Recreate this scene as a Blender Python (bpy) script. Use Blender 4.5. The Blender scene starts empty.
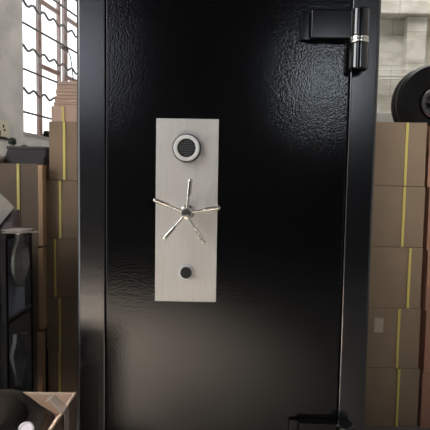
import bpy, bmesh, math, random
from mathutils import Vector, Matrix
random.seed(4)
S = bpy.context.scene
COL = S.collection
PI = math.pi

# ------------------------------------------------------------------ camera
F_PX = 440.0; PITCH = math.radians(3.8); ROLL = math.radians(0.95); CH = .87; CD = 1.2
cam_d = bpy.data.cameras.new('camera'); cam = bpy.data.objects.new('camera', cam_d); COL.objects.link(cam)
cam_d.sensor_width = 36; cam_d.lens = 36 * F_PX / 430; cam_d.clip_start = .02
S.camera = cam
_f = Vector((0, math.cos(PITCH), -math.sin(PITCH))); _u = Vector((0, math.sin(PITCH), math.cos(PITCH))); _r = Vector((1, 0, 0))
rr = math.cos(ROLL) * _r + math.sin(ROLL) * _u
uu = -math.sin(ROLL) * _r + math.cos(ROLL) * _u
cam.matrix_world = Matrix(((rr.x, uu.x, -_f.x, 0), (rr.y, uu.y, -_f.y, -CD), (rr.z, uu.z, -_f.z, CH), (0, 0, 0, 1)))

def ray(px, py):
    return (rr * ((px - 215) / F_PX) - uu * ((py - 215) / F_PX) + _f)
def at(px, py, Y):
    r = ray(px, py); t = (Y + CD) / r.y
    return Vector((r.x * t, Y, CH + r.z * t))
def on_plane(px, py, p0, n):
    r = ray(px, py); c = Vector((0, -CD, CH)); t = (p0 - c).dot(n) / r.dot(n)
    return c + r * t

# ------------------------------------------------------------------ materials
def lin(c):
    return tuple(((v / 255) / 12.92 if v / 255 <= .04045 else ((v / 255 + .055) / 1.055) ** 2.4) for v in c) + (1,)
MATS = {}
def mat(name, rgb, rough=.6, metal=0., noise=0., nscale=8., bump=0., bscale=60., spec=.5, rgb2=None, stretch=None, coat=0., bdetail=3):
    if name in MATS: return MATS[name]
    m = bpy.data.materials.new(name); m.use_nodes = True
    nt = m.node_tree; b = nt.nodes['Principled BSDF']
    c = lin(rgb)
    b.inputs['Base Color'].default_value = c
    b.inputs['Roughness'].default_value = rough
    b.inputs['Metallic'].default_value = metal
    b.inputs['Specular IOR Level'].default_value = spec
    b.inputs['Coat Weight'].default_value = coat; b.inputs['Coat Roughness'].default_value = .26
    tc = nt.nodes.new('ShaderNodeTexCoord'); mp = nt.nodes.new('ShaderNodeMapping')
    nt.links.new(tc.outputs['Object'], mp.inputs['Vector'])
    if stretch: mp.inputs['Scale'].default_value = stretch
    if noise or rgb2:
        n = nt.nodes.new('ShaderNodeTexNoise'); n.inputs['Scale'].default_value = nscale; n.inputs['Detail'].default_value = 6
        nt.links.new(mp.outputs[0], n.inputs['Vector'])
        cr = nt.nodes.new('ShaderNodeValToRGB')
        c2 = lin(rgb2) if rgb2 else tuple(max(0, v * (1 - noise)) for v in c[:3]) + (1,)
        c1 = c if rgb2 else tuple(min(1, v * (1 + noise * .6)) for v in c[:3]) + (1,)
        cr.color_ramp.elements[0].position = .35; cr.color_ramp.elements[0].color = c2
        cr.color_ramp.elements[1].position = .65; cr.color_ramp.elements[1].color = c1
        nt.links.new(n.outputs['Fac'], cr.inputs['Fac']); nt.links.new(cr.outputs['Color'], b.inputs['Base Color'])
    if bump:
        n2 = nt.nodes.new('ShaderNodeTexNoise'); n2.inputs['Scale'].default_value = bscale; n2.inputs['Detail'].default_value = bdetail
        nt.links.new(mp.outputs[0], n2.inputs['Vector'])
        bp = nt.nodes.new('ShaderNodeBump'); bp.inputs['Strength'].default_value = bump; bp.inputs['Distance'].default_value = .01
        nt.links.new(n2.outputs['Fac'], bp.inputs['Height']); nt.links.new(bp.outputs['Normal'], b.inputs['Normal'])
    MATS[name] = m
    return m

PAINT = mat('black_gloss_paint', (10, 10, 12), rough=.14, spec=.5, bump=.048, bscale=290, bdetail=0)
FRAME = mat('black_frame_paint', (12, 13, 17), rough=.2, spec=1.0, bump=.03, bscale=290, coat=.6, bdetail=0)
HINGE = mat('black_chrome_paint', (8, 8, 10), rough=.12, spec=1.0)
STEEL = mat('brushed_steel', (218, 215, 210), rough=.5, metal=.3, noise=.06, nscale=10, stretch=(60, 60, 1.0), bump=.02, bscale=60)
CHROME = mat('chrome', (232, 228, 218), rough=.22, metal=1)
RING = mat('satin_ring', (242, 242, 240), rough=.4, metal=.1)
DARKP = mat('dark_plastic', (24, 27, 30), rough=.35)
BUTTON = mat('grey_button', (92, 94, 96), rough=.3)
CARD = mat('cardboard', (160, 139, 116), rough=.8, noise=.08, nscale=5, bump=.04, bscale=150)
CARD_PALE = mat('pale_cardboard', (216, 186, 166), rough=.8, noise=.07, nscale=6, bump=.05, bscale=120)
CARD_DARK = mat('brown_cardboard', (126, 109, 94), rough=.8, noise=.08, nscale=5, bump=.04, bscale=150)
CARD_CUT = mat('cut_cardboard_edge', (222, 200, 182), rough=.8)
STRAP = mat('yellow_strap', (242, 224, 130), rough=.45)
LABEL = mat('paper_label', (205, 190, 170), rough=.7)
CONC = mat('grey_plaster', (208, 204, 200), rough=.9, noise=.16, nscale=5, bump=.25, bscale=18)
CONC_DARK = mat('dark_plaster', (96, 92, 88), rough=.9, noise=.2, nscale=3)
DARKW = mat('dark_reflected_wall', (30, 30, 33), rough=.9, noise=.2, nscale=3)  # unseen walls coloured near black to darken the safe door's reflection
FLOORM = mat('concrete_floor', (128, 125, 122), rough=.75, noise=.2, nscale=4, bump=.1, bscale=30)
WIN = mat('window_paint', (168, 164, 162), rough=.6, noise=.12, nscale=7, rgb2=(166, 132, 120))
GRILLE = mat('grille_steel', (112, 108, 106), rough=.5)
RACK = mat('rack_black', (11, 11, 12), rough=.7, spec=.3)
PANELM = mat('blue_grey_panel', (140, 148, 162), rough=.6, noise=.1)
CLOTH = mat('grey_cloth', (128, 128, 126), rough=.9, noise=.15, nscale=20, bump=.4, bscale=60)
CLOTH_D = mat('slate_cloth', (98, 98, 102), rough=.9, noise=.15, nscale=20, bump=.4, bscale=60)
BAG = mat('dark_bag', (38, 35, 33), rough=.45, noise=.3, nscale=9, bump=.5, bscale=14)
WEB = mat('grey_webbing', (150, 138, 130), rough=.8)
CRATE = mat('charcoal_plastic', (54, 47, 46), rough=.5, noise=.15, nscale=12)
GREEN = mat('dark_green', (52, 60, 48), rough=.6, noise=.2, nscale=60)
PAPER = mat('grey_paper', (172, 166, 156), rough=.85, noise=.08, nscale=12)
PAPER_P = mat('mauve_paper', (128, 112, 112), rough=.85, noise=.2, nscale=40)
CREAM = mat('cream_plastic', (212, 204, 178), rough=.5)
TYRE = mat('tyre_rubber', (5, 5, 6), rough=.45, spec=.25)
RIMM = mat('grey_rim', (80, 80, 84), rough=.35, metal=.3)
CABLE = mat('white_cable', (225, 222, 214), rough=.6)
LAV = mat('lavender_plastic', (196, 196, 212), rough=.4)

# whitewashed block wall
def wall_mat():
    m = bpy.data.materials.new('whitewashed_blocks'); m.use_nodes = True
    nt = m.node_tree; b = nt.nodes['Principled BSDF']; b.inputs['Roughness'].default_value = .9
    tc = nt.nodes.new('ShaderNodeTexCoord'); mp = nt.nodes.new('ShaderNodeMapping')
    mp.inputs['Rotation'].default_value = (PI / 2, 0, 0)
    nt.links.new(tc.outputs['Object'], mp.inputs['Vector'])
    br = nt.nodes.new('ShaderNodeTexBrick'); br.inputs['Scale'].default_value = 1
    br.inputs['Brick Width'].default_value = .58; br.inputs['Row Height'].default_value = .30; br.inputs['Mortar Size'].default_value = .006
    br.inputs['Color1'].default_value = lin((224, 220, 208)); br.inputs['Color2'].default_value = lin((219, 215, 203)); br.inputs['Mortar'].default_value = lin((198, 194, 184))
    nt.links.new(mp.outputs[0], br.inputs['Vector'])
    n = nt.nodes.new('ShaderNodeTexNoise'); n.inputs['Scale'].default_value = 3.5; n.inputs['Detail'].default_value = 8
    mp2 = nt.nodes.new('ShaderNodeMapping'); mp2.inputs['Scale'].default_value = (1, 1, 2.2)
    nt.links.new(tc.outputs['Object'], mp2.inputs['Vector']); nt.links.new(mp2.outputs[0], n.inputs['Vector'])
    cr = nt.nodes.new('ShaderNodeValToRGB'); cr.color_ramp.elements[0].position = .34; cr.color_ramp.elements[0].color = (.62, .60, .55, 1)
    cr.color_ramp.elements[1].position = .56; cr.color_ramp.elements[1].color = (1, 1, 1, 1)
    nt.links.new(n.outputs['Fac'], cr.inputs['Fac'])
    mx = nt.nodes.new('ShaderNodeMix'); mx.data_type = 'RGBA'; mx.blend_type = 'MULTIPLY'; mx.inputs[0].default_value = .75
    nt.links.new(br.outputs['Color'], mx.inputs[6]); nt.links.new(cr.outputs['Color'], mx.inputs[7])
    nt.links.new(mx.outputs[2], b.inputs['Base Color'])
    bp = nt.nodes.new('ShaderNodeBump'); bp.inputs['Strength'].default_value = .5; bp.inputs['Distance'].default_value = .02
    nt.links.new(n.outputs['Fac'], bp.inputs['Height']); nt.links.new(bp.outputs['Normal'], b.inputs['Normal'])
    return m
BLOCKS = wall_mat()

# ------------------------------------------------------------------ mesh helpers
class MB:
    def __init__(s): s.bm = bmesh.new()
    def _add(s, t, mtx=None):
        if mtx is not None: t.transform(mtx)
        me = bpy.data.meshes.new('t'); t.to_mesh(me); t.free(); s.bm.from_mesh(me); bpy.data.meshes.remove(me)
        return s
    def box(s, a, b, bev=0., seg=2, mtx=None):
        t = bmesh.new(); bmesh.ops.create_cube(t, size=1)
        a = Vector(a); b = Vector(b)
        for v in t.verts:
            v.co = Vector(((a[i] + b[i]) / 2 + v.co[i] * abs(b[i] - a[i]) for i in range(3)))
        if bev: bmesh.ops.bevel(t, geom=t.edges[:], offset=bev, segments=seg, profile=.5, affect='EDGES')
        return s._add(t, mtx)
    def lathe(s, prof, seg=48, mtx=None):          # profile (r, h) revolved round Z
        t = bmesh.new(); rings = []
        for r, h in prof:
            if r < 1e-6: rings.append([t.verts.new((0, 0, h))])
            else: rings.append([t.verts.new((r * math.cos(2 * PI * k / seg), r * math.sin(2 * PI * k / seg), h)) for k in range(seg)])
        for A, B in zip(rings, rings[1:]):
            for k in range(seg):
                k2 = (k + 1) % seg
                f = [A[k % len(A)], A[k2 % len(A)], B[k2 % len(B)], B[k % len(B)]]
                u = []
                for v in f:
                    if v not in u: u.append(v)
                if len(u) > 2:
                    try: t.faces.new(u)
                    except ValueError: pass
        bmesh.ops.recalc_face_normals(t, faces=t.faces[:])
        return s._add(t, mtx)
    def tube(s, pts, r, seg=10):
        t = bmesh.new(); pts = [Vector(p) for p in pts]; rings = []
        rs = r if isinstance(r, (list, tuple)) else [r] * len(pts)
        ref = None
        for i, p in enumerate(pts):
            d = (pts[min(i + 1, len(pts) - 1)] - pts[max(i - 1, 0)]).normalized()
            if ref is None: ref = d.orthogonal().normalized()
            ref = (ref - d * ref.dot(d)).normalized(); q = d.cross(ref)
            rings.append([t.verts.new(p + (ref * math.cos(2 * PI * k / seg) + q * math.sin(2 * PI * k / seg)) * rs[i]) for k in range(seg)])
        for A, B in zip(rings, rings[1:]):
            for k in range(seg): t.faces.new((A[k], A[(k + 1) % seg], B[(k + 1) % seg], B[k]))
        t.faces.new(rings[0][::-1]); t.faces.new(rings[-1])
        bmesh.ops.recalc_face_normals(t, faces=t.faces[:])
        return s._add(t)
    def prism(s, poly, d0, d1, axis='z', bev=0., mtx=None):   # 2-D polygon extruded along an axis
        t = bmesh.new()
        def P(p, d): return {'z': (p[0], p[1], d), 'y': (p[0], d, p[1]), 'x': (d, p[0], p[1])}[axis]
        A = [t.verts.new(P(p, d0)) for p in poly]; B = [t.verts.new(P(p, d1)) for p in poly]
        t.faces.new(A); t.faces.new(B[::-1])
        for k in range(len(poly)): t.faces.new((A[k], B[k], B[(k + 1) % len(poly)], A[(k + 1) % len(poly)]))
        bmesh.ops.recalc_face_normals(t, faces=t.faces[:])
        if bev: bmesh.ops.bevel(t, geom=t.edges[:], offset=bev, segments=1, profile=.5, affect='EDGES')
        return s._add(t, mtx)
    def sheet(s, grid, th):                        # grid of points -> solid sheet th thick along y
        t = bmesh.new(); n = len(grid); m = len(grid[0])
        A = [[t.verts.new(p) for p in row] for row in grid]
        B = [[t.verts.new(Vector(p) + (th if isinstance(th, Vector) else Vector((0, th, 0)))) for p in row] for row in grid]
        for i in range(n - 1):
            for j in range(m - 1):
                t.faces.new((A[i][j], A[i][j + 1], A[i + 1][j + 1], A[i + 1][j]))
                t.faces.new((B[i][j], B[i + 1][j], B[i + 1][j + 1], B[i][j + 1]))
        for i in range(n - 1):
            t.faces.new((A[i][0], A[i + 1][0], B[i + 1][0], B[i][0])); t.faces.new((A[i][-1], B[i][-1], B[i + 1][-1], A[i + 1][-1]))
        for j in range(m - 1):
            t.faces.new((A[0][j], B[0][j], B[0][j + 1], A[0][j + 1])); t.faces.new((A[-1][j], A[-1][j + 1], B[-1][j + 1], B[-1][j]))
        bmesh.ops.recalc_face_normals(t, faces=t.faces[:])
        return s._add(t)
    def build(s, name, m, parent=None, origin=None, angle=35):
        me = bpy.data.meshes.new(name)
        if origin is not None: s.bm.transform(Matrix.Translation(-Vector(origin)))
        s.bm.to_mesh(me); s.bm.free()
        me.polygons.foreach_set('use_smooth', [True] * len(me.polygons))
        me.set_sharp_from_angle(angle=math.radians(angle)); me.materials.append(m)
        o = bpy.data.objects.new(name, me); COL.objects.link(o)
        wn = o.modifiers.new('weighted_normal', 'WEIGHTED_NORMAL'); wn.keep_sharp = True; wn.weight = 80
        if parent: o.parent = parent
        if origin is not None and not parent: o.location = origin
        return o

def tag(o, label=None, cat=None, group=None, kind=None):
    if label: o['label'] = label
    if cat: o['category'] = cat
    if group: o['group'] = group
    if kind: o['kind'] = kind
    return o
def empty(name, loc):
    o = bpy.data.objects.new(name, None); COL.objects.link(o); o.location = loc; o.empty_display_size = .05
    return o
def to_y(c):       # lathe axis Z -> towards -Y (facing the camera side)
    return Matrix.Translation(c) @ Matrix.Rotation(PI / 2, 4, 'X')

# ------------------------------------------------------------------ room
FZ = at(400, 426, .45).z                         # floor level
YB = 3.3                                         # back wall
WD = Vector((.227, 1, 0)).normalized()           # direction of the left wall
WN = Vector((WD.y, -WD.x, 0))                    # its normal, into the room
W0 = at(0, 130, 1.8); W0.z = 0
def wl(s_, z, off=0.): return W0 + WD * s_ + WN * off + Vector((0, 0, z))
def wall_hit(px, py, off=0.):
    p = on_plane(px, py, W0 + WN * off, WN); return (p - W0).dot(WD), p.z
SB = (YB - W0.y) / WD.y                          # where the left wall meets the back wall
SF = (-6 - W0.y) / WD.y
def wall_piece(mb, s0, s1, z0, z1, o0=-.24, o1=0.):
    poly = [wl(s0, 0, o0), wl(s1, 0, o0), wl(s1, 0, o1), wl(s0, 0, o1)]
    mb.prism([(p.x, p.y) for p in poly], z0, z1, 'z')
    return mb
s_l, _ = wall_hit(23, 60)
_, z_s = wall_hit(26, 133)
s_r = s_l + 1.55
z_t = z_s + 1.85
CEIL = 4.3
mb = MB()
SW0 = (-3.1 - W0.y) / WD.y; SW1 = (-1.0 - W0.y) / WD.y; ZW0 = 1.75; ZW1 = 3.6     # side window, beside the camera
wall_piece(mb, SF, SW0, FZ, CEIL); DW0 = (-2.2 - W0.y) / WD.y; DW1 = (-.05 - W0.y) / WD.y
wall_piece(mb, SW0, DW0, FZ, ZW0); wall_piece(mb, DW0, SW1, 1.7, ZW0); wall_piece(mb, SW1, DW1, 1.7, CEIL); wall_piece(mb, DW1, s_l, FZ, CEIL);  wall_piece(mb, SW0, SW1, ZW1, CEIL)
wall_piece(mb, s_r, SB + .1, FZ, CEIL)
wall_piece(mb, s_l, s_r, FZ, z_s); wall_piece(mb, s_l, s_r, z_t, CEIL)
tag(mb.build('wall_left', CONC), kind='structure')
XL = wl(SF, 0).x - .1
XBL = wl(SB, 0).x - .1
foot = [(XL, -6.2), (3.1, -6.2), (3.1, YB + .2), (XBL, YB + .2)]
tag(MB().box((XBL, YB, FZ), (3.1, YB + .2, CEIL)).build('wall_back', BLOCKS), kind='structure')
tag(MB().box((2.9, -6, FZ), (3.1, YB, CEIL)).build('wall_right', CONC), kind='structure')
tag(MB().prism(foot, FZ - .1, FZ).build('floor', FLOORM), kind='structure')
K = (.1, 2.3, 1.2, 2.7)                           # added unseen skylight to brighten the upper walls, x0 x1 y0 y1
mb = MB().prism([(XL, -6.2), (3.1, -6.2), (3.1, K[2]), (wl((K[2] - W0.y) / WD.y, 0).x - .1, K[2])], CEIL, CEIL + .1)
mb.prism([(wl((K[2] - W0.y) / WD.y, 0).x - .1, K[2]), (K[0], K[2]), (K[0], YB + .2), (XBL, YB + .2)], CEIL, CEIL + .1)
mb.box((K[1], K[2], CEIL), (3.1, YB + .2, CEIL + .1)).box((K[0], K[3], CEIL), (K[1], YB + .2, CEIL + .1))
tag(mb.build('ceiling', CONC_DARK), kind='structure')
mb = MB()
for k in range(4): mb.box((K[0] + (K[1] - K[0]) * k / 3 - .02, K[2], CEIL + .02), (K[0] + (K[1] - K[0]) * k / 3 + .02, K[3], CEIL + .06))
tag(mb.build('window_5', WIN), kind='structure')  # frame of the added unseen skylight
mb = MB()
for s_ in (SW0 + .025, (SW0 + SW1) / 2, SW1 - .025): wall_piece(mb, s_ - .025, s_ + .025, ZW0, ZW1, -.12, -.06)
for z in (ZW0 + .025, (ZW0 + ZW1) / 2, ZW1 - .025): wall_piece(mb, SW0, SW1, z - .025, z + .025, -.11, -.07)
tag(mb.build('window_4', WIN), kind='structure')
mb = MB()
wall_piece(mb, DW0, DW0 + .05, FZ, 1.7, -.2, .02); wall_piece(mb, DW1 - .05, DW1, FZ, 1.7, -.2, .02); wall_piece(mb, DW0, DW1, 1.65, 1.7, -.2, .02)
tag(mb.build('added_bright_opening', WIN), kind='structure')  # added unseen opening, bright so the safe's edges catch a highlight line
# added unseen blocker behind the camera: shades the lower boxes, blackens the door reflection
tag(MB().box((-2.4, -3.35, FZ), (2.9, -3.2, 1.6)).build('light_blocker', DARKW), kind='structure')

# pilaster and beam on the back wall
pl = at(406, 60, YB - .1); pr = at(426, 60, YB - .1); bz = at(400, 14.5, YB - .14).z
tag(MB().box((pl.x, YB - .10, FZ), (pr.x, YB, bz), .01).build('trim_1', BLOCKS), kind='structure')
tag(MB().box((.3, YB - .16, bz), (2.9, YB, bz + .42), .015).build('trim_2', BLOCKS), kind='structure')
zd = at(385, 113, YB - .02).z
tag(MB().box((.3, YB - .02, FZ), (pl.x, YB, zd), .005).build('trim_3', mat('grey_dado', (176, 172, 164), rough=.9, noise=.1)), kind='structure')
# rear wall with its two high windows (behind the camera)
rw = [(-3.0, -1.7, 2.1, 3.75), (1.4, 2.1, 2.1, 3.2)]
mb = MB()
mb.box((XL, -6.2, FZ), (3.1, -6, 1.55)).box((XL, -6.2, 3.75), (3.1, -6, CEIL))
mb.box((XL, -6.2, 1.55), (rw[0][0], -6, 3.75)).box((rw[0][0], -6.2, 1.55), (rw[0][1], -6, rw[0][2]))
mb.box((rw[0][1], -6.2, 1.55), (rw[1][0], -6, 3.75)).box((rw[1][0], -6.2, rw[1][3]), (rw[1][1], -6, 3.75)).box((rw[1][0], -6.2, 1.55), (rw[1][1], -6, rw[1][2])).box((rw[1][1], -6.2, 1.55), (3.1, -6, 3.75))
tag(mb.build('wall_rear', DARKW), kind='structure')
for n, (x0, x1, z0, z1) in enumerate(rw):
    mb = MB(); w = .05
    for xx in (x0 + w / 2, (x0 + x1) / 2, x1 - w / 2): mb.box((xx - w / 2, -6.14, z0), (xx + w / 2, -6.08, z1))
    for zz in (z0 + w / 2, (z0 + z1) / 2, z1 - w / 2): mb.box((x0, -6.13, zz - w / 2), (x1, -6.09, zz + w / 2))
    tag(mb.build('window_%d' % (n + 2), WIN), kind='structure')

# left window: frame with mullions and transoms
def wbox(mb, s0, s1, z0, z1, o0, o1): wall_piece(mb, s0, s1, z0, z1, o0, o1)
OFR = -.10                                        # the frame stands 10 cm deep in the opening
w1 = MB()
def sx(px, py=70, off=OFR): return wall_hit(px, py, off)[0]
def fr_t(px, py): return wall_hit(px, py, OFR)[1]
wbox(w1, s_l, s_l + .02, z_s, z_t, OFR - .04, OFR + .02)
wbox(w1, s_l, s_r, z_s, z_s + .02, OFR - .04, OFR + .02)
wbox(w1, s_l, s_r, z_t - .05, z_t, OFR - .04, OFR + .02)
wbox(w1, s_r - .05, s_r, z_s, z_t, OFR - .04, OFR + .02)
zT2 = fr_t(42, 66.5); zT1 = fr_t(42, 2)
for (a, b) in ((36.2, 40.8), (62.0, 66.6)):
    wbox(w1, sx(a + 1.2), sx(b), z_s, z_t, OFR - .012, OFR + .012)
wbox(w1, sx(57.6), sx(59), z_s, z_t, OFR - .01, OFR + .02)
for zz in (zT2, zT1, zT1 + (zT1 - zT2)):
    wbox(w1, sx(39), sx(59), zz - .017, zz + .017, OFR - .010, OFR + .010)
    wbox(w1, sx(64), s_r, zz - .017, zz + .017, OFR - .010, OFR + .010)
window = tag(w1.build('window_1', WIN), kind='structure')
hs = sx(64.3, 52, OFR + .05); hz = fr_t(64.3, 52)
mb = MB(); mb.tube([wl(hs - .05, hz, OFR + .05), wl(hs + .05, hz + .0, OFR + .05)], .014)
pts = [wl(hs + .04 + .10 * t, hz - .02 - .30 * t * t * 1.0 + .02 * math.sin(t * 3), OFR + .06) for t in [k / 8 for k in range(9)]]
mb.tube(pts, .005)
mb.build('window_latch', GRILLE, window)
wbox(mbs := MB(), s_l, s_r, z_s - .03, z_s, -.24, -.0)
tag(mbs.build('trim_4', CONC), kind='structure')

# steel grille in front of the window
gr = tag(empty('window_grille', wl(s_l, z_s, -.03)), 'grey steel security grille of straight and wavy bars across the bright window', 'window grille')
go = Vector(gr.location)
def gbar(px, py, wavy):
    z = wall_hit(px, py, -.03)[1]
    n = 110 if wavy else 2
    pts = []
    for k in range(n + 1):
        s_ = s_l + (s_r - s_l) * k / n
        dz = .016 * math.sin(s_ * 2 * PI / .135 + 1) if wavy else 0
        pts.append(wl(s_, z + dz, -.03) - go)
    MB().tube(pts, .0095 if wavy else .0088, 6).build('wavy_bar' if wavy else 'straight_bar', GRILLE, gr)
for py in (111.5, 68.5, 22.5, -22, -68): gbar(23, py, False)
for py in (89.5, 46.5, 1.5, -43): gbar(23, py, True)

q = wall_hit(46.5, 134, -.07)
c = wl(q[0], z_s, -.07)
e = tag(empty('small_pot', c), 'tiny dark pot standing on the window sill behind the crate', 'pot')
MB().lathe([(0, .0), (.022, .0), (.03, .03), (.03, .036), (0, .034)], 20).build('pot', DARKP, e)
MB().lathe([(0, .034), (.022, .036), (.026, .05), (.014, .062), (0, .064)], 14).build('plant', GREEN, e)

# socket plate on the left wall
sp = wall_hit(3, 129)
def on_wall_box(mb, s0, s1, z0, z1, o0, o1): return wall_piece(mb, s0, s1, z0, z1, o0, o1)
s1_ = wall_hit(7.4, 129)[0]; z0_ = wall_hit(5, 137)[1]; z1_ = wall_hit(5, 121.5)[1]
so = tag(empty('wall_socket', wl(s1_ - .08, z0_, 0)), 'cream wall socket plate left of the window at the photo edge', 'wall socket')
oo = Vector(so.location)
def rel(mb, name, m, par, org):
    return mb.build(name, m, par, origin=org)
mb = MB(); on_wall_box(mb, s1_ - .19, s1_, z0_, z1_, 0.0, .012); rel(mb, 'plate', CREAM, so, oo)
hh = z1_ - z0_
for (ds, dz, hs_, hz_) in ((.115, .80, .006, .016), (.055, .66, .006, .010), (.13, .40, .010, .006), (.045, .42, .008, .006), (.09, .2, .006, .016), (.165, .7, .006, .014)):
    mb = MB(); c = s1_ - ds; z = z0_ + hh * dz
    on_wall_box(mb, c - hs_, c + hs_, z - hz_, z + hz_, .010, .0145); rel(mb, 'slot', DARKP, so, oo)
mb = MB(); mb.tube([wl(s1_ + .0, z0_ - .012, .006), wl(s1_ - .5, z0_ - .012, .006)], .006)
tag(mb.build('wall_cable', DARKP), 'short black cable running along the wall under the socket plate', 'cable')

# cables on the back wall
for (py, r, lab) in ((69.5, .006, 'highest white cable strung across the back wall above the tyre'),
                     (75.2, .008, 'middle white cable strung across the back wall above the tyre'),
                     (78.6, .0055, 'lowest of the white cables strung across the back wall')):
    a = at(379, py, YB - .12); b = at(428, py - .6, YB - .12)
    pts = [(.5, YB - .12, a.z - .005)] + [tuple(a.lerp(b, k / 6) + Vector((0, 0, -.006 * math.sin(PI * k / 6)))) for k in range(7)] + [(2.9, YB - .12, b.z)]
    tag(MB().tube(pts, r, 6).build('wall_cable', CABLE), lab, 'cable', 'white cables on the back wall')

# ------------------------------------------------------------------ the safe
ZT = 1.56; SX0 = -.379; SX1 = .4345; GX0 = -.3008; GX1 = .3555
safe = tag(empty('safe', ((SX0 + SX1) / 2, .2, FZ)), 'tall black gloss-painted steel safe with a brushed steel lock plate', 'safe')
def S_(mb, name, m, par=None): return mb.build(name, m, par or safe, origin=(safe.location if par is None else None))
def rounded(x_out, x_in, sgn, c, y1, ri):         # plan profile of a jamb, chamfered at the outer front corner
    pts = []
    for k in range(13):
        a = (PI / 2) * k / 12
        pts.append((x_out + sgn * (c - c * math.cos(a)), c - c * math.sin(a)))
    for k in range(5):
        a = (PI / 2) * k / 4
        pts.append((x_in - sgn * (ri - ri * math.sin(a)), ri - ri * math.cos(a)))
    pts += [(x_in, y1), (x_out, y1)]
    return pts
mb = MB()
mb.prism(rounded(SX0, GX0, 1, .012, .425, .003), FZ, ZT, 'z')
mb.prism(rounded(SX1, GX1, -1, .012, .425, .006), FZ, ZT, 'z')
mb.box((GX0 - .001, .0005, FZ), (GX1 + .001, .425, .085)).box((GX0 - .001, .0005, ZT - .085), (GX1 + .001, .425, ZT))
mb.box((GX0 - .001, .06, .085), (GX1 + .001, .425, ZT - .085))
S_(mb, 'body', FRAME)
DX0 = GX0 + .003; DX1 = GX1 - .003; DZ0 = .092; DZ1 = ZT - .092
mb = MB().box((DX0, -.002, DZ0), (DX1, .055, DZ1), .0035, 3)
S_(mb, 'door', PAINT)
# lock plate
p0 = at(154.9, 301, -.004); p1 = at(219.0, 119.2, -.004)
px0 = at(156.3, 119, -.004).x; px1 = p1.x
plate = S_(MB().box((px0, -.0055, p0.z), (px1, -.0022, p1.z), .0009, 1), 'lock_plate', STEEL)
# dial
def YL(prof, c, seg=48): return MB().lathe(prof, seg, to_y(c))
c = at(186.6, 148, -.02)
dial = S_(YL([(0, .0), (.0385, 0), (.0385, .012), (.0365, .0165), (.030, .017), (0, .017)], (c.x, -.0055, c.z)), 'lock_dial', DARKP)
def sub(mb, name, m, par):
    o = mb.build(name, m, par, origin=safe.location); return o
sub(YL([(.0245, .012), (.0350, .012), (.0350, .0185), (.0325, .0205), (.0268, .0205), (.0245, .018)], (c.x, -.0055, c.z)), 'dial_ring', RING, dial)
kb = MB()
for i in range(-3, 4):
    for j in range(-3, 4):
        if math.hypot(i, j) < 3.3:
            kb.lathe([(0, .0165), (.0022, .0165), (.0022, .0180), (.0014, .0188), (0, .0188)], 8, to_y((c.x + i * .0061 + (j % 2) * .002, -.0055, c.z + j * .0061)))
kp = sub(kb, 'keypad_buttons', BUTTON, dial)
# key cover
c = at(185.6, 272.8, -.02)
key = S_(YL([(0, 0), (.0200, 0), (.0200, .009), (.0185, .011), (.0, .011)], (c.x + .001, -.0055, c.z)), 'key_lock', RING)
sub(YL([(0, .010), (.0155, .010), (.0155, .017), (.0140, .0185), (0, .0185)], (c.x + .001, -.0055, c.z)), 'key_cap', DARKP, key)
# five-spoke handle
YH = -.050
c = at(186.5, 213, YH)
hub = S_(YL([(0, 0), (.020, 0), (.020, .003), (.012, .006), (.0105, .010), (.0105, .030), (.0142, .034), (.0142, .050), (.0125, .0535), (.006, .0545), (0, .0545)], (c.x, -.0055, c.z)), 'spoked_handle', CHROME)
for (tx, ty) in ((190.4, 179), (153.8, 199.5), (220.3, 207.4), (163.6, 239.2), (204.2, 243.6)):
    tip = at(tx, ty, YH - .006); a = c + (tip - c) * .24 * 1.0; m1 = c + (tip - c) * .52; m2 = c + (tip - c) * .54
    a = c + (tip - c).normalized() * .010
    e0 = c + (tip - c) * .965
    sub(MB().tube([a, c + (tip - c) * .50, m1, m2, c + (tip - c) * .93, c + (tip - c) * .94, e0, tip], [.0036, .0034, .0048, .0060, .0060, .0068, .0068, .0052], 14), 'spoke', CHROME, hub)
# hinges
def hinge(z0, z1, xl, zb):
    # arm on the door between z0 and z1, barrel from z1 down to zb
    xb = .3665; r = .0245; yc = -.0265
    arm = MB()
    arm.box((xl, -.013, z0), (xl + .03, -.0015, z1), .003, 2)
    arm.box((xl + .024, -.030, z0), (xb - .012, -.0015, z1), .004, 3)
    h = S_(arm, 'hinge', mat('hinge_paint', (9, 9, 11), rough=.2, spec=.5))
    zm = z0 - .006
    def cyl(za, zb_, rad, nm, m, ch=.003):
        sub(MB().lathe([(0, za), (rad - ch, za), (rad, za + ch), (rad, zb_ - ch), (rad - ch, zb_), (0, zb_)], 40, Matrix.Translation((xb, yc, 0))), nm, m, h)
    cyl(zm + .010, z1, r, 'knuckle', HINGE)
    cyl(zb, zm - .006, r, 'knuckle', HINGE)
    rg = MB()
    for k in range(2): rg.lathe([(r - .006, zm - .006 + k * .008), (r + .0005, zm - .0055 + k * .008), (r + .001, zm - .002 + k * .008), (r + .0005, zm + .0015 + k * .008), (r - .006, zm + .002 + k * .008)], 40, Matrix.Translation((xb, yc, 0)))
    sub(rg, 'hinge_ring', CHROME, h)
    bk = MB().box((xb, -.020, zb + .008), (xb + .030, -.0, zm - .012), .003)
    sub(bk, 'frame_lug', PAINT, h)
ztop = at(330, 9, -.03).z; zbot = at(330, 38.5, -.03).z; zbar = at(360, 68.5, -.045).z
hinge(zbot, ztop, at(301, 20, -.012).x, zbar)
zt2 = at(320, 423.5, -.03).z
hinge(zt2 - (ztop - zbot), zt2, at(301, 20, -.012).x, zt2 - (ztop - zbar))

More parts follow.
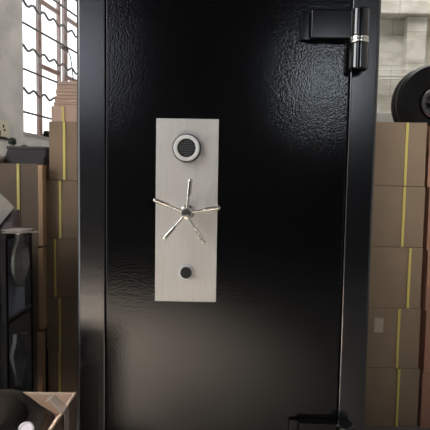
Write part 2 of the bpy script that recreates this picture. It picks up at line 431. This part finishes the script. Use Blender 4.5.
# ------------------------------------------------------------------ cartons
def carton(x0, x1, y0, y1, z0, z1, strap_x, lab, group, m=CARD, name='cardboard_box', label_at=None, sw=.0075, rot=0., strap_m=None, seed=0):
    cx, cy = (x0 + x1) / 2, (y0 + y1) / 2
    e = tag(empty(name, (cx, cy, z0)), lab, 'box', group)
    w, d, h = (x1 - x0) / 2, (y1 - y0) / 2, z1 - z0
    rnd = random.Random(seed)
    t = bmesh.new()
    nx, nz = 8, 4
    mbx = MB()
    # slightly bulging carton: a subdivided block
    bmesh.ops.create_cube(t, size=2)
    bmesh.ops.subdivide_edges(t, edges=t.edges[:], cuts=5, use_grid_fill=True)
    bl = rnd.uniform(.002, .005)
    for v in t.verts:
        u, vv, q = v.co
        v.co = Vector((u * w, vv * d, (q + 1) / 2 * h))
        if abs(vv) > .99: v.co.y += math.copysign(bl * (1 - u * u) * (1 - q * q), vv)
        if abs(u) > .99: v.co.x += math.copysign(.002 * (1 - vv * vv) * (1 - q * q), u)
    mbx._add(t); b = mbx.build('carton', m, e)
    # seam of the closing flaps on the end face
    for k, sxp in enumerate(strap_x):
        sx_ = sxp - cx
        s = MB(); g = .0012 + bl
        path = [(-d - g, .001), (-d - g, h - .0015), (-d + .01, h - .0012), (d - .01, h - .0012), (d + g, h - .002), (d + g, .001)]
        for (a0, b0), (a1, b1) in zip(path, path[1:]):
            lo = (sx_ - sw, min(a0, a1) - .0006, min(b0, b1) - .0006); hi = (sx_ + sw, max(a0, a1) + .0006, max(b0, b1) + .0006)
            s.box(lo, hi)
        s.build('strap', strap_m or STRAP, e)
    if label_at:
        (lx, lz, lw, lh) = label_at
        MB().box((lx - cx - lw / 2, -d - bl - .0015, lz - z0 - lh / 2), (lx - cx + lw / 2, -d - .0005, lz - z0 + lh / 2)).build('shipping_label', LABEL, e)
    e.rotation_euler.z = rot
    return e

G1 = 'cardboard boxes stacked right of the safe'
YR = .45
seams = [426, 368, 308, 247, 186, 122]
zs = [FZ] + [at(400, p, YR).z for p in seams[1:]]
rightx = [at(p, 240, YR).x for p in (419, 420, 424, 426, 427)]
ZR = zs
words_r = ['bottom box on the floor of the stack right beside the safe', 'second box up, with a white label, right beside the safe', 'middle box of five in the stack right beside the safe', 'box under the top one in the stack right beside the safe', 'top box of the stack right beside the safe, before the tyre']
strp = [397.2, 397.8, 408.3, 403, 405.8]
ymid = [397, 338, 278, 217, 154]
edge_r = [418.5, 419.5, 421.5, 424, 425.8]
for k in range(5):
    xr = at(edge_r[k], ymid[k], YR).x
    sx1 = at(strp[k], ymid[k], YR).x
    lab_at = None
    if k == 1:
        a = at(378.5, 325, YR); lab_at = (a.x, a.z, .034, .056)
    if k == 2: pass
    carton(xr - .43, xr, YR, YR + .86, ZR[k] + (.0006 if k else 0), ZR[k + 1] - .0012, [xr - .43 + (xr - sx1), sx1], words_r[k] if False else 'brown strapped carton, ' + words_r[k], G1, seed=k, label_at=lab_at, sw=.0048)
x2 = at(427.0, 220, YR).x
w2 = ['bottom carton of the stack cut off by the right photo edge', 'second carton up in the stack at the right photo edge', 'third carton up in the stack at the right photo edge', 'fourth carton up in the stack at the right photo edge', 'top carton of the stack at the right photo edge, under the tyre']
z2 = [FZ] + [at(428, p, YR).z for p in (372, 310, 250, 187, 125.5)]
offs = [at(p, q, YR).x for p, q in ((420.5, 397), (424, 340), (425.5, 280), (426.8, 220), (427.6, 155))]
for k in range(5):
    xo = max(offs[k], at(edge_r[k], ymid[k], YR).x + .006)
    carton(xo, xo + .43, YR - .01, YR + .85, z2[k] + (.0006 if k else 0), z2[k + 1] - .0012, [xo + .11, xo + .32], 'reddish-brown ' + w2[k], 'cardboard boxes stacked at the right photo edge', m=mat('reddish_cardboard', (182, 138, 118), rough=.8, noise=.08, nscale=5), seed=20 + k, sw=.0055)

# small stack between the big cartons and the safe
YS = .556
pz = [350, 297, 238.5, 180, 121.5]
zs = [FZ, at(60, 350 + 44, YS).z] + [at(60, p, YS).z for p in pz]
lx = [48, 48.2, 46.8, 45.2, 46, 49.2]
yc_ = [400, 372, 324, 268, 210, 150]
sp_ = [60, 60, 60.3, 55.5, 60.6, 64.5]
ws = ['carton lowest in the stack left beside the safe, hidden behind the open carton', 'carton fifth from the top left beside the safe, just above the open carton', 'carton fourth from the top in the stack left beside the safe', 'carton third from the top left beside the safe, strap well left', 'carton second from the top in the stack left beside the safe', 'carton topmost of the full-size ones left beside the safe, under a pale box']
for k in range(6):
    if zs[k + 1] - zs[k] < .05: continue
    x0 = at(lx[k], yc_[k], YS).x; sx1 = at(sp_[k], yc_[k], YS).x
    carton(x0, x0 + .40, YS, YS + .45, zs[k] + (.0006 if k else 0), zs[k + 1] - .0012, [sx1, x0 + .40 - (sx1 - x0)], 'brown yellow-strapped ' + ws[k], 'cardboard boxes stacked left of the safe', m=mat('dull_cardboard', (156, 134, 111), rough=.8, noise=.08, nscale=5, bump=.04, bscale=150), seed=40 + k, sw=.0045 if k < 5 else .005)
ztop_s = zs[6]
# pale box and flat cartons on top
def zz_(py): return at(60, py, YS + .01).z
x0 = at(51.3, 113, YS + .01).x
zt = [ztop_s + .0006, zz_(106), zz_(101.5), zz_(95.3), zz_(88), zz_(80.5)]
carton(x0, x0 + .36, YS + .01, YS + .42, zt[0], zt[1] - .0006, [at(62.5, 113, YS).x, x0 + .28], 'shallow pale cardboard box with yellow strap on the left stack', 'pale cartons on top of the left stack', m=CARD_PALE, seed=61, sw=.0045)
for k, (px, lab, skew) in enumerate(((53, 'lowest of the flat pale cartons, widest, lying on the strapped pale box', .0), (54.2, 'second flat pale carton up on the left stack, under two more', -.01), (55, 'second from top flat pale carton on the left stack', .01), (58, 'topmost flat pale carton on the left stack in front of window', -.02))):
    x0 = at(px, 100, YS + .01).x; z0 = zt[k + 1]; z1 = zt[k + 2] - .0008
    e = tag(empty('flat_carton', (x0 + .17, YS + .2, z0)), lab, 'carton', 'pale cartons on top of the left stack')
    MB().box((-.17, -.185, 0), (.17, .185, z1 - z0), .003, 2).build('carton', CARD_PALE, e)
    MB().box((-.172, -.1868, (z1 - z0) * .46), (.172, -.1845, (z1 - z0) * .54)).build('flap_seam', CARD_DARK, e)
    e.rotation_euler.z = skew

# large cartons on the left
YL_ = .51
zl = [FZ, at(38, 330, YL_).z, at(38, 247, YL_).z, at(38, 163.5, YL_).z]
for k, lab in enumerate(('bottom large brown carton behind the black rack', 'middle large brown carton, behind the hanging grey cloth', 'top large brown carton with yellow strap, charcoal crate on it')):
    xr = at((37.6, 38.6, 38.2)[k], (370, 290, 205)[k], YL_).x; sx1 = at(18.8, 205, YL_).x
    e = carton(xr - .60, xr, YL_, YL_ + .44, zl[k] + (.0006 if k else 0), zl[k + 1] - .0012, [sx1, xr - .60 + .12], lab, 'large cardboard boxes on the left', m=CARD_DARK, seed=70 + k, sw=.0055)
    MB().box((.3025, -.2265, .004), (.3205, -.19, zl[k + 1] - zl[k] - .006), .001, 1).build('lit_side_strip', mat('lit_side_tan', (204, 168, 134), rough=.8), e)  # pale strip painted in as the brightly lit side face
ZL = zl[3]

# ------------------------------------------------------------------ things on the large cartons
yc = .66
a = at(7.5, 146, yc); b = at(48, 147.5, yc); c0 = at(4.8, 163, yc)
cr = tag(empty('plastic_crate', ((a.x + b.x) / 2, yc + .1, ZL)), 'long charcoal plastic crate lying on the top large left carton', 'crate')
o_ = Vector(cr.location)
x0, x1 = a.x, b.x - .004; h = a.z - ZL
mb = MB()
t = bmesh.new(); bmesh.ops.create_cube(t, size=1)
for v in t.verts:
    top = v.co.z > 0
    xa, xb_ = (x0, x1) if top else (x0 - .018, x1 - .006)
    v.co = Vector((xa if v.co.x < 0 else xb_, (yc if top else yc - .012) if v.co.y < 0 else yc + .20, ZL + (h - .008 if top else 0)))
bmesh.ops.bevel(t, geom=t.edges[:], offset=.004, segments=2, affect='EDGES'); mb._add(t)
mb.build('tray', CRATE, cr, origin=o_)
MB().box((x0 - .004, yc - .005, ZL + h - .012), (x1 + .0, yc + .205, ZL + h), .003).build('rim', mat('charcoal_rim', (82, 78, 76), rough=.45), cr, origin=o_)
q = at(43.5, 160.5, yc - .02)
MB().box((q.x, yc - .022, ZL), (x1 - .002, yc - .004, ZL + h * .42), .003).build('corner_latch', DARKP, cr, origin=o_)
g = at(12.2, 137, yc + .05); zc = ZL + h
e = tag(empty('thread_spool', (g.x, yc + .05, zc)), 'small dark green spool standing on the left end of the charcoal crate', 'spool')
MB().lathe([(0, 0), (.013, 0), (.013, .006), (.008, .009), (.008, .012), (0, .012)], 20).build('foot', PAPER, e)
MB().lathe([(0, .011), (.014, .012), (.0165, .017), (.0165, .029), (.012, .037), (.005, .04), (0, .04)], 20).build('winding', GREEN, e)
g = at(24.5, 146, yc + .06)
tag(MB().lathe([(0, 0), (.016, 0), (.014, .007), (.007, .011), (0, .0115)], 20, Matrix.Translation((g.x, yc + .06, zc))).build('knob', CRATE), 'small dark cap lying on the middle of the charcoal crate', 'cap')
# pale crumpled bag left of crate
mb = MB(); t = bmesh.new(); bmesh.ops.create_icosphere(t, subdivisions=3, radius=1)
g = at(-5, 160, .63)
for v in t.verts:
    k = 1 + .10 * math.sin(v.co.x * 7 + v.co.z * 5) + .07 * math.sin(v.co.y * 9 + v.co.x * 4)
    v.co = Vector((v.co.x * .033 * k, v.co.y * .05 * k, max(0, (v.co.z + .8)) * .022 * k))
mb._add(t, Matrix.Translation((g.x - .0, .63, ZL))); tag(mb.build('crumpled_bag', PAPER), 'pale grey crumpled bag left of the charcoal crate at photo edge', 'bag')

# ------------------------------------------------------------------ black rack with hanging cloths
RXR = -.655; RY0 = .17; RY1 = .37; RXL = -1.05
zt_ = at(30, 230, RY1 - .03).z
rack = tag(empty('tool_rack', ((RXR + RXL) / 2, (RY0 + RY1) / 2, FZ)), 'black metal rack at the left photo edge, before the large cartons', 'rack')
ro = Vector(rack.location)
for x in (RXR - .016, RXL):
    for y in (RY0, RY1 - .016): MB().box((x, y, FZ), (x + .016, y + .016, zt_ - .012), .002).build('post', RACK, rack, origin=ro)
MB().box((RXL - .004, RY0 - .006, zt_ - .014), (RXR + .004, RY1 + .004, zt_), .002).build('shelf', RACK, rack, origin=ro)
MB().box((RXL, RY1 - .006, .06), (RXR - .016, RY1 - .002, zt_ - .014)).build('back_panel', RACK, rack, origin=ro)
z3 = at(10, 319, RY0 + .03).z
MB().box((RXL, RY0 + .001, z3 - .014), (RXR - .002, RY1 - .001, z3), .002).build('shelf', RACK, rack, origin=ro)
MB().box((RXL, RY0 + .001, .10), (RXR - .002, RY1 - .001, .112), .002).build('shelf', RACK, rack, origin=ro)
MB().box((RXR - .011, RY0 + .016, z3 + .004), (RXR - .007, RY1 - .05, zt_ - .014)).build('side_panel', PANELM, rack, origin=ro)
MB().tube([(RXR - .004, RY0 + .008, z3), (RXR - .004, RY1 - .01, z3)], .006).build('side_rail', mat('dark_steel_rail', (60, 58, 58), rough=.5), rack, origin=ro)
for (py_, yy) in ((238, RY0 + .11), (333, RY0 + .12)):
    pz_ = at(20, py_, yy).z
    MB().tube([(RXR - .008, yy, pz_), (RXR + .012, yy, pz_ - .001), (RXR + .014, yy, pz_ + .006)], .0022, 6).build('hook', mat('hook_steel', (120, 118, 112), rough=.4, metal=.6), rack, origin=ro)

def hanging(rows, X, m, name, lab, thick=.010, group=None):
    # rows: (py, px left, px right) read on the plane x = X (the rack side), so the cloth hangs along y
    grid = []
    for (py, l, r) in rows:
        row = []
        for j in range(9):
            px = l + (r - l) * j / 8
            rv = ray(px, py); t = X / rv.x
            p = Vector((X, -CD + rv.y * t, CH + rv.z * t))
            p.x += .005 * math.sin(j * 1.5 + py * .06) + .003 * math.sin(py * .17)
            row.append(p)
        grid.append(row)
    mb = MB().sheet(grid, Vector((-thick, 0, 0)))
    g = grid[0][4]
    return tag(mb.build(name, m, origin=(g.x, g.y, g.z)), lab, 'cloth', group)
hanging([(232, 17.5, 20.5), (238, 17.5, 21), (243, 16.5, 23), (248, 15.5, 27.5), (256, 14.5, 28.5), (264, 13.5, 28.3), (272, 14.5, 27), (280, 18.5, 25), (287, 22, 24.5)], RXR + .020, CLOTH, 'hanging_cloth', 'pale grey cloth hanging from the upper side of the black rack')
hanging([(334, 15, 17.5), (342, 14, 21), (350, 13.2, 24.5), (357, 13, 28), (364, 15, 26), (372, 16, 23), (380, 17.5, 21), (386, 19, 20.5)], RXR + .020, CLOTH_D, 'hanging_cloth', 'dark slate cloth hanging low on the side of the black rack')

# things on the rack shelf
def on_shelf_poly(pts, y, th, m, name, lab, cat, lean=0.):
    P = [at(px, py, y) for px, py in pts]
    zmin = min(p.z for p in P)
    return tag(MB().prism([(p.x, p.z) for p in P], y, y + th, 'y', .001).build(name, m), lab, cat)
ysh = .30
P = [(-16, 206), (-4, 187), (1, 190), (14.3, 203), (1, 219.5), (-4, 226)]
Pw = [at(*p, ysh) for p in P]
dz = zt_ + .001 - min(p.z for p in Pw)
tag(MB().prism([(p.x, p.z + dz) for p in Pw], ysh, ysh + .006, 'y', .001).build('board_sheet', PAPER), 'pale grey board sheet standing tilted on the black rack', 'board')
a = at(6, 210, .335); b = at(16, 224, .335)
e = tag(empty('small_carton', ((a.x + b.x) / 2 - .02, .338, zt_ + .0005)), 'small mauve printed carton on the black rack behind the board', 'carton')
hc = a.z - zt_
wc = b.x - a.x + .04
MB().box((-wc / 2, -.03, 0), (wc / 2, .03, hc), .003).build('carton', PAPER_P, e)
MB().box((wc * .05, -.0312, hc * .45), (wc * .42, -.0295, hc * .78)).build('printed_panel', mat('dark_mauve', (96, 82, 84), rough=.8), e)
base = zt_ + .0006
mg = [(9, 33, 'lowest of the loose grey papers overhanging the black rack corner', .004, -.35), (11, 31, 'middle of the loose grey papers on the black rack corner', .0035, .2), (8, 29.5, 'topmost loose grey paper on the black rack corner', .003, -.1)]
for (l, r, lab, th, rz) in mg:
    a = at(l, 228, .25); b = at(r, 228, .25)
    w = (b.x - a.x) / 2
    o = MB().box((-w, -.042, 0), (w, .042, th), .001, 1).build('paper_pad', PAPER)
    o.location = ((a.x + b.x) / 2, .245 - (0 if rz < 0 else .01), base); o.rotation_euler.z = rz; base += th + .0005
    tag(o, lab, 'papers', 'loose papers on the black rack')

# ------------------------------------------------------------------ open carton in the foreground
CXR = -.352; CYB = -.095; CXL = -.80; CYF = -.45; CZ = .33
oc = tag(empty('open_carton', ((CXR + CXL) / 2, (CYB + CYF) / 2, FZ)), 'open brown carton on the floor, lower left beside the safe', 'box')
oo = Vector(oc.location); th = .006
mb = MB()
mb.box((CXL, CYF, FZ), (CXR, CYB, FZ + th)).box((CXR - th, CYF, FZ), (CXR, CYB, CZ - .004)).box((CXL, CYF, FZ), (CXL + th, CYB, CZ - .004))
mb.box((CXL + th, CYB - th, FZ), (CXR - th, CYB, CZ - .004)).box((CXL + th, CYF, FZ), (CXR - th, CYF + th, CZ - .004))
mb.build('carton', CARD_PALE, oc, origin=oo)
mb = MB()
n = 12
for k in range(n):                                # worn, slightly wavy cut edge
    ya = CYF + (CYB - CYF) * k / n; yb = CYF + (CYB - CYF) * (k + 1) / n; j = random.uniform(-.0012, .0012)
    mb.box((CXR - th + j, ya, CZ - .004), (CXR + j, yb, CZ + random.uniform(0, .0015)))
mb.box((CXL, CYB - th, CZ - .004), (CXR, CYB, CZ)).box((CXL, CYF, CZ - .004), (CXL + th, CYB, CZ)).box((CXL, CYF, CZ - .004), (CXR, CYF + th, CZ))
mb.build('cut_edge', CARD_CUT, oc, origin=oo)
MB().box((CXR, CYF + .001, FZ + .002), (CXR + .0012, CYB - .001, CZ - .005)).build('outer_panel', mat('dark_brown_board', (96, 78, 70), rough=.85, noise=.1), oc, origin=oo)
# bag filling the carton
mb = MB(); t = bmesh.new(); bmesh.ops.create_icosphere(t, subdivisions=4, radius=1)
for v in t.verts:
    u = v.co.copy()
    k = 1 + .05 * math.sin(u.x * 9 + u.y * 4) + .04 * math.sin(u.y * 11 - u.z * 6)
    def se(a, e): return math.copysign(abs(a) ** e, a)
    v.co = Vector((se(u.x, .35) * .188 * k, se(u.y, .35) * .148 * k, se(u.z, .35) * .160 * (1 + .10 * math.sin(u.x * 6 + 1) + .05 * math.sin(u.y * 12 + u.x * 8))))
mb._add(t, Matrix.Translation((-.568, CYB - .176, .190)))
bag = tag(mb.build('dark_bag', BAG, origin=(-.585, CYB - .262, .008)), 'dark crumpled fabric bag filling the open carton', 'bag')
# strap of the bag over the carton's edge
r1 = [at(54, 400, -.2), at(58, 409, -.24)]
pts = [at(47, 399, -.15), at(52, 397.5, -.155), at(57, 404, -.17), (CXR - .006, -.19, CZ + .007), (CXR + .004, -.19, CZ + .005), (CXR + .007, -.19, CZ - .002), (CXR + .005, -.185, CZ - .05), (CXR + .004, -.18, CZ - .12), (CXR + .004, -.178, CZ - .20)]
g = [[Vector(p) + Vector((0, w_, 0)) for w_ in (-.015, .015)] for p in pts]
g2 = MB().sheet(g, Vector((.0018, 0, .0012)))
g2.build('carry_strap', WEB, bag, origin=bag.location)
# round lid
c = at(25.2, 430.5, -.27)
mt = Matrix.Translation(c) @ Matrix.Rotation(math.radians(62), 4, 'X')
lid = tag(MB().lathe([(0, -.008), (.0165, -.008), (.018, -.006), (.018, -.001), (.0165, .0005), (.0125, 0), (.012, -.0012), (0, -.0012)], 40, mt).build('round_lid', LAV), 'small round lavender-white lid on the dark bag in the carton', 'lid')
LIDC = c

# ------------------------------------------------------------------ tyre on top of the right stack
yt = 1.10; rT = .198
tc_ = at(430.8, 106, yt); zc_ = z2[5] + rT + .0
ty = tag(empty('wheel', (tc_.x, yt, z2[5])), 'black rubber tyre with grey rim standing on the right cartons', 'wheel')
prof = [(.070, .035), (.085, .047), (.110, .056), (.150, .058), (.178, .052), (.186, .050), (.189, .044), (.1965, .036), (.198, .030), (.198, .014), (.192, .012), (.192, .006), (.198, .004), (.198, -.004), (.192, -.006), (.192, -.012), (.198, -.014), (.198, -.030), (.189, -.044), (.186, -.050), (.178, -.052), (.150, -.058), (.110, -.056), (.085, -.047), (.070, -.035), (.070, .035)]
M = Matrix.Translation((0, 0, rT)) @ Matrix.Rotation(PI / 2, 4, 'X')
MB().lathe(prof, 72, M).build('tyre', TYRE, ty)
rim = MB().lathe([(.048, .030), (.056, .050), (.070, .056), (.078, .052), (.0705, .030), (.060, .020), (.060, -.030), (.0705, -.040), (.048, -.040), (.048, .030)], 60, M).build('rim', RIMM, ty)
MB().lathe([(0, .012), (.049, .012), (.049, -.01), (0, -.01)], 40, M).build('wheel_disc', DARKP, ty)
MB().lathe([(0, .05), (.010, .048), (.014, .042), (.014, -.03), (0, -.03)], 24, M).build('hub', RIMM, ty)
for k in range(5):
    R_ = M @ Matrix.Rotation(2 * PI * k / 5 + .3, 4, 'Z')
    MB().box((.010, -.006, .010), (.050, .006, .026), .002, 2, R_).build('spoke', RIMM, ty)
ty.rotation_euler.z = math.radians(4)

# ------------------------------------------------------------------ light
w = bpy.data.worlds.new('sky'); S.world = w; w.use_nodes = True
bg = w.node_tree.nodes['Background']; bg.inputs[0].default_value = (.95, .97, 1, 1); bg.inputs[1].default_value = 2.0
def area(name, loc, target, sx_, sy_, power, col, spread=PI, portal=False):
    l = bpy.data.lights.new(name, 'AREA'); l.shape = 'RECTANGLE'; l.size = sx_; l.size_y = sy_; l.energy = power; l.color = col; l.spread = spread
    if portal: l.cycles.is_portal = True
    o = bpy.data.objects.new(name, l); COL.objects.link(o); o.location = loc
    o.rotation_euler = (Vector(target) - Vector(loc)).to_track_quat('-Z', 'Y').to_euler()
    return o
pc = wl((s_l + s_r) / 2, (z_s + z_t) / 2, -.2)
area('window_portal', pc, pc + WN, s_r - s_l, z_t - z_s, 1, (1, 1, 1), portal=True)
x0, x1, za, zb_ = rw[0]; cc = ((x0 + x1) / 2, -6.16, (za + zb_) / 2)
area('daylight_rear_left', cc, (cc[0], 0, cc[2]), x1 - x0, zb_ - za, 3.6, (.30, .44, 1))
x0, x1, za, zb_ = rw[1]; cc = ((x0 + x1) / 2, -6.16, (za + zb_) / 2)
area('daylight_rear_right', cc, (cc[0], 0, cc[2]), x1 - x0, zb_ - za, 20, (.80, .91, 1))
pc = wl((SW0 + SW1) / 2, (ZW0 + ZW1) / 2, -.16)
area('daylight_side', pc, pc + WN, SW1 - SW0, ZW1 - ZW0, 80, (.94, .97, 1))
area('added_skylight_lamp', ((K[0] + K[1]) / 2, (K[2] + K[3]) / 2, CEIL + .12), ((K[0] + K[1]) / 2, (K[2] + K[3]) / 2, 0), K[1] - K[0], K[3] - K[2], 74, (1, .99, .96))  # lamp of the added skylight, lifts the back and left walls
area('sunlight_side', wl(SW0 + 1.2, ZW1 - .3, -.1), (-.95, -1.3, 0), .55, .45, 165, (1, .89, .75), spread=math.radians(36))
area('added_carton_fill', (1.0, -1.3, 4.2), (1.0, .45, 1.38),   .5, .5, 2.2, (1, .97, .92), spread=math.radians(18))  # added narrow lamp, brightens the upper right-hand cartons only
vs = S.view_settings; vs.view_transform = 'Standard'; vs.look = 'None'; vs.gamma = 1; vs.exposure = 0
vs.use_curve_mapping = False
S.cycles.use_denoising = True
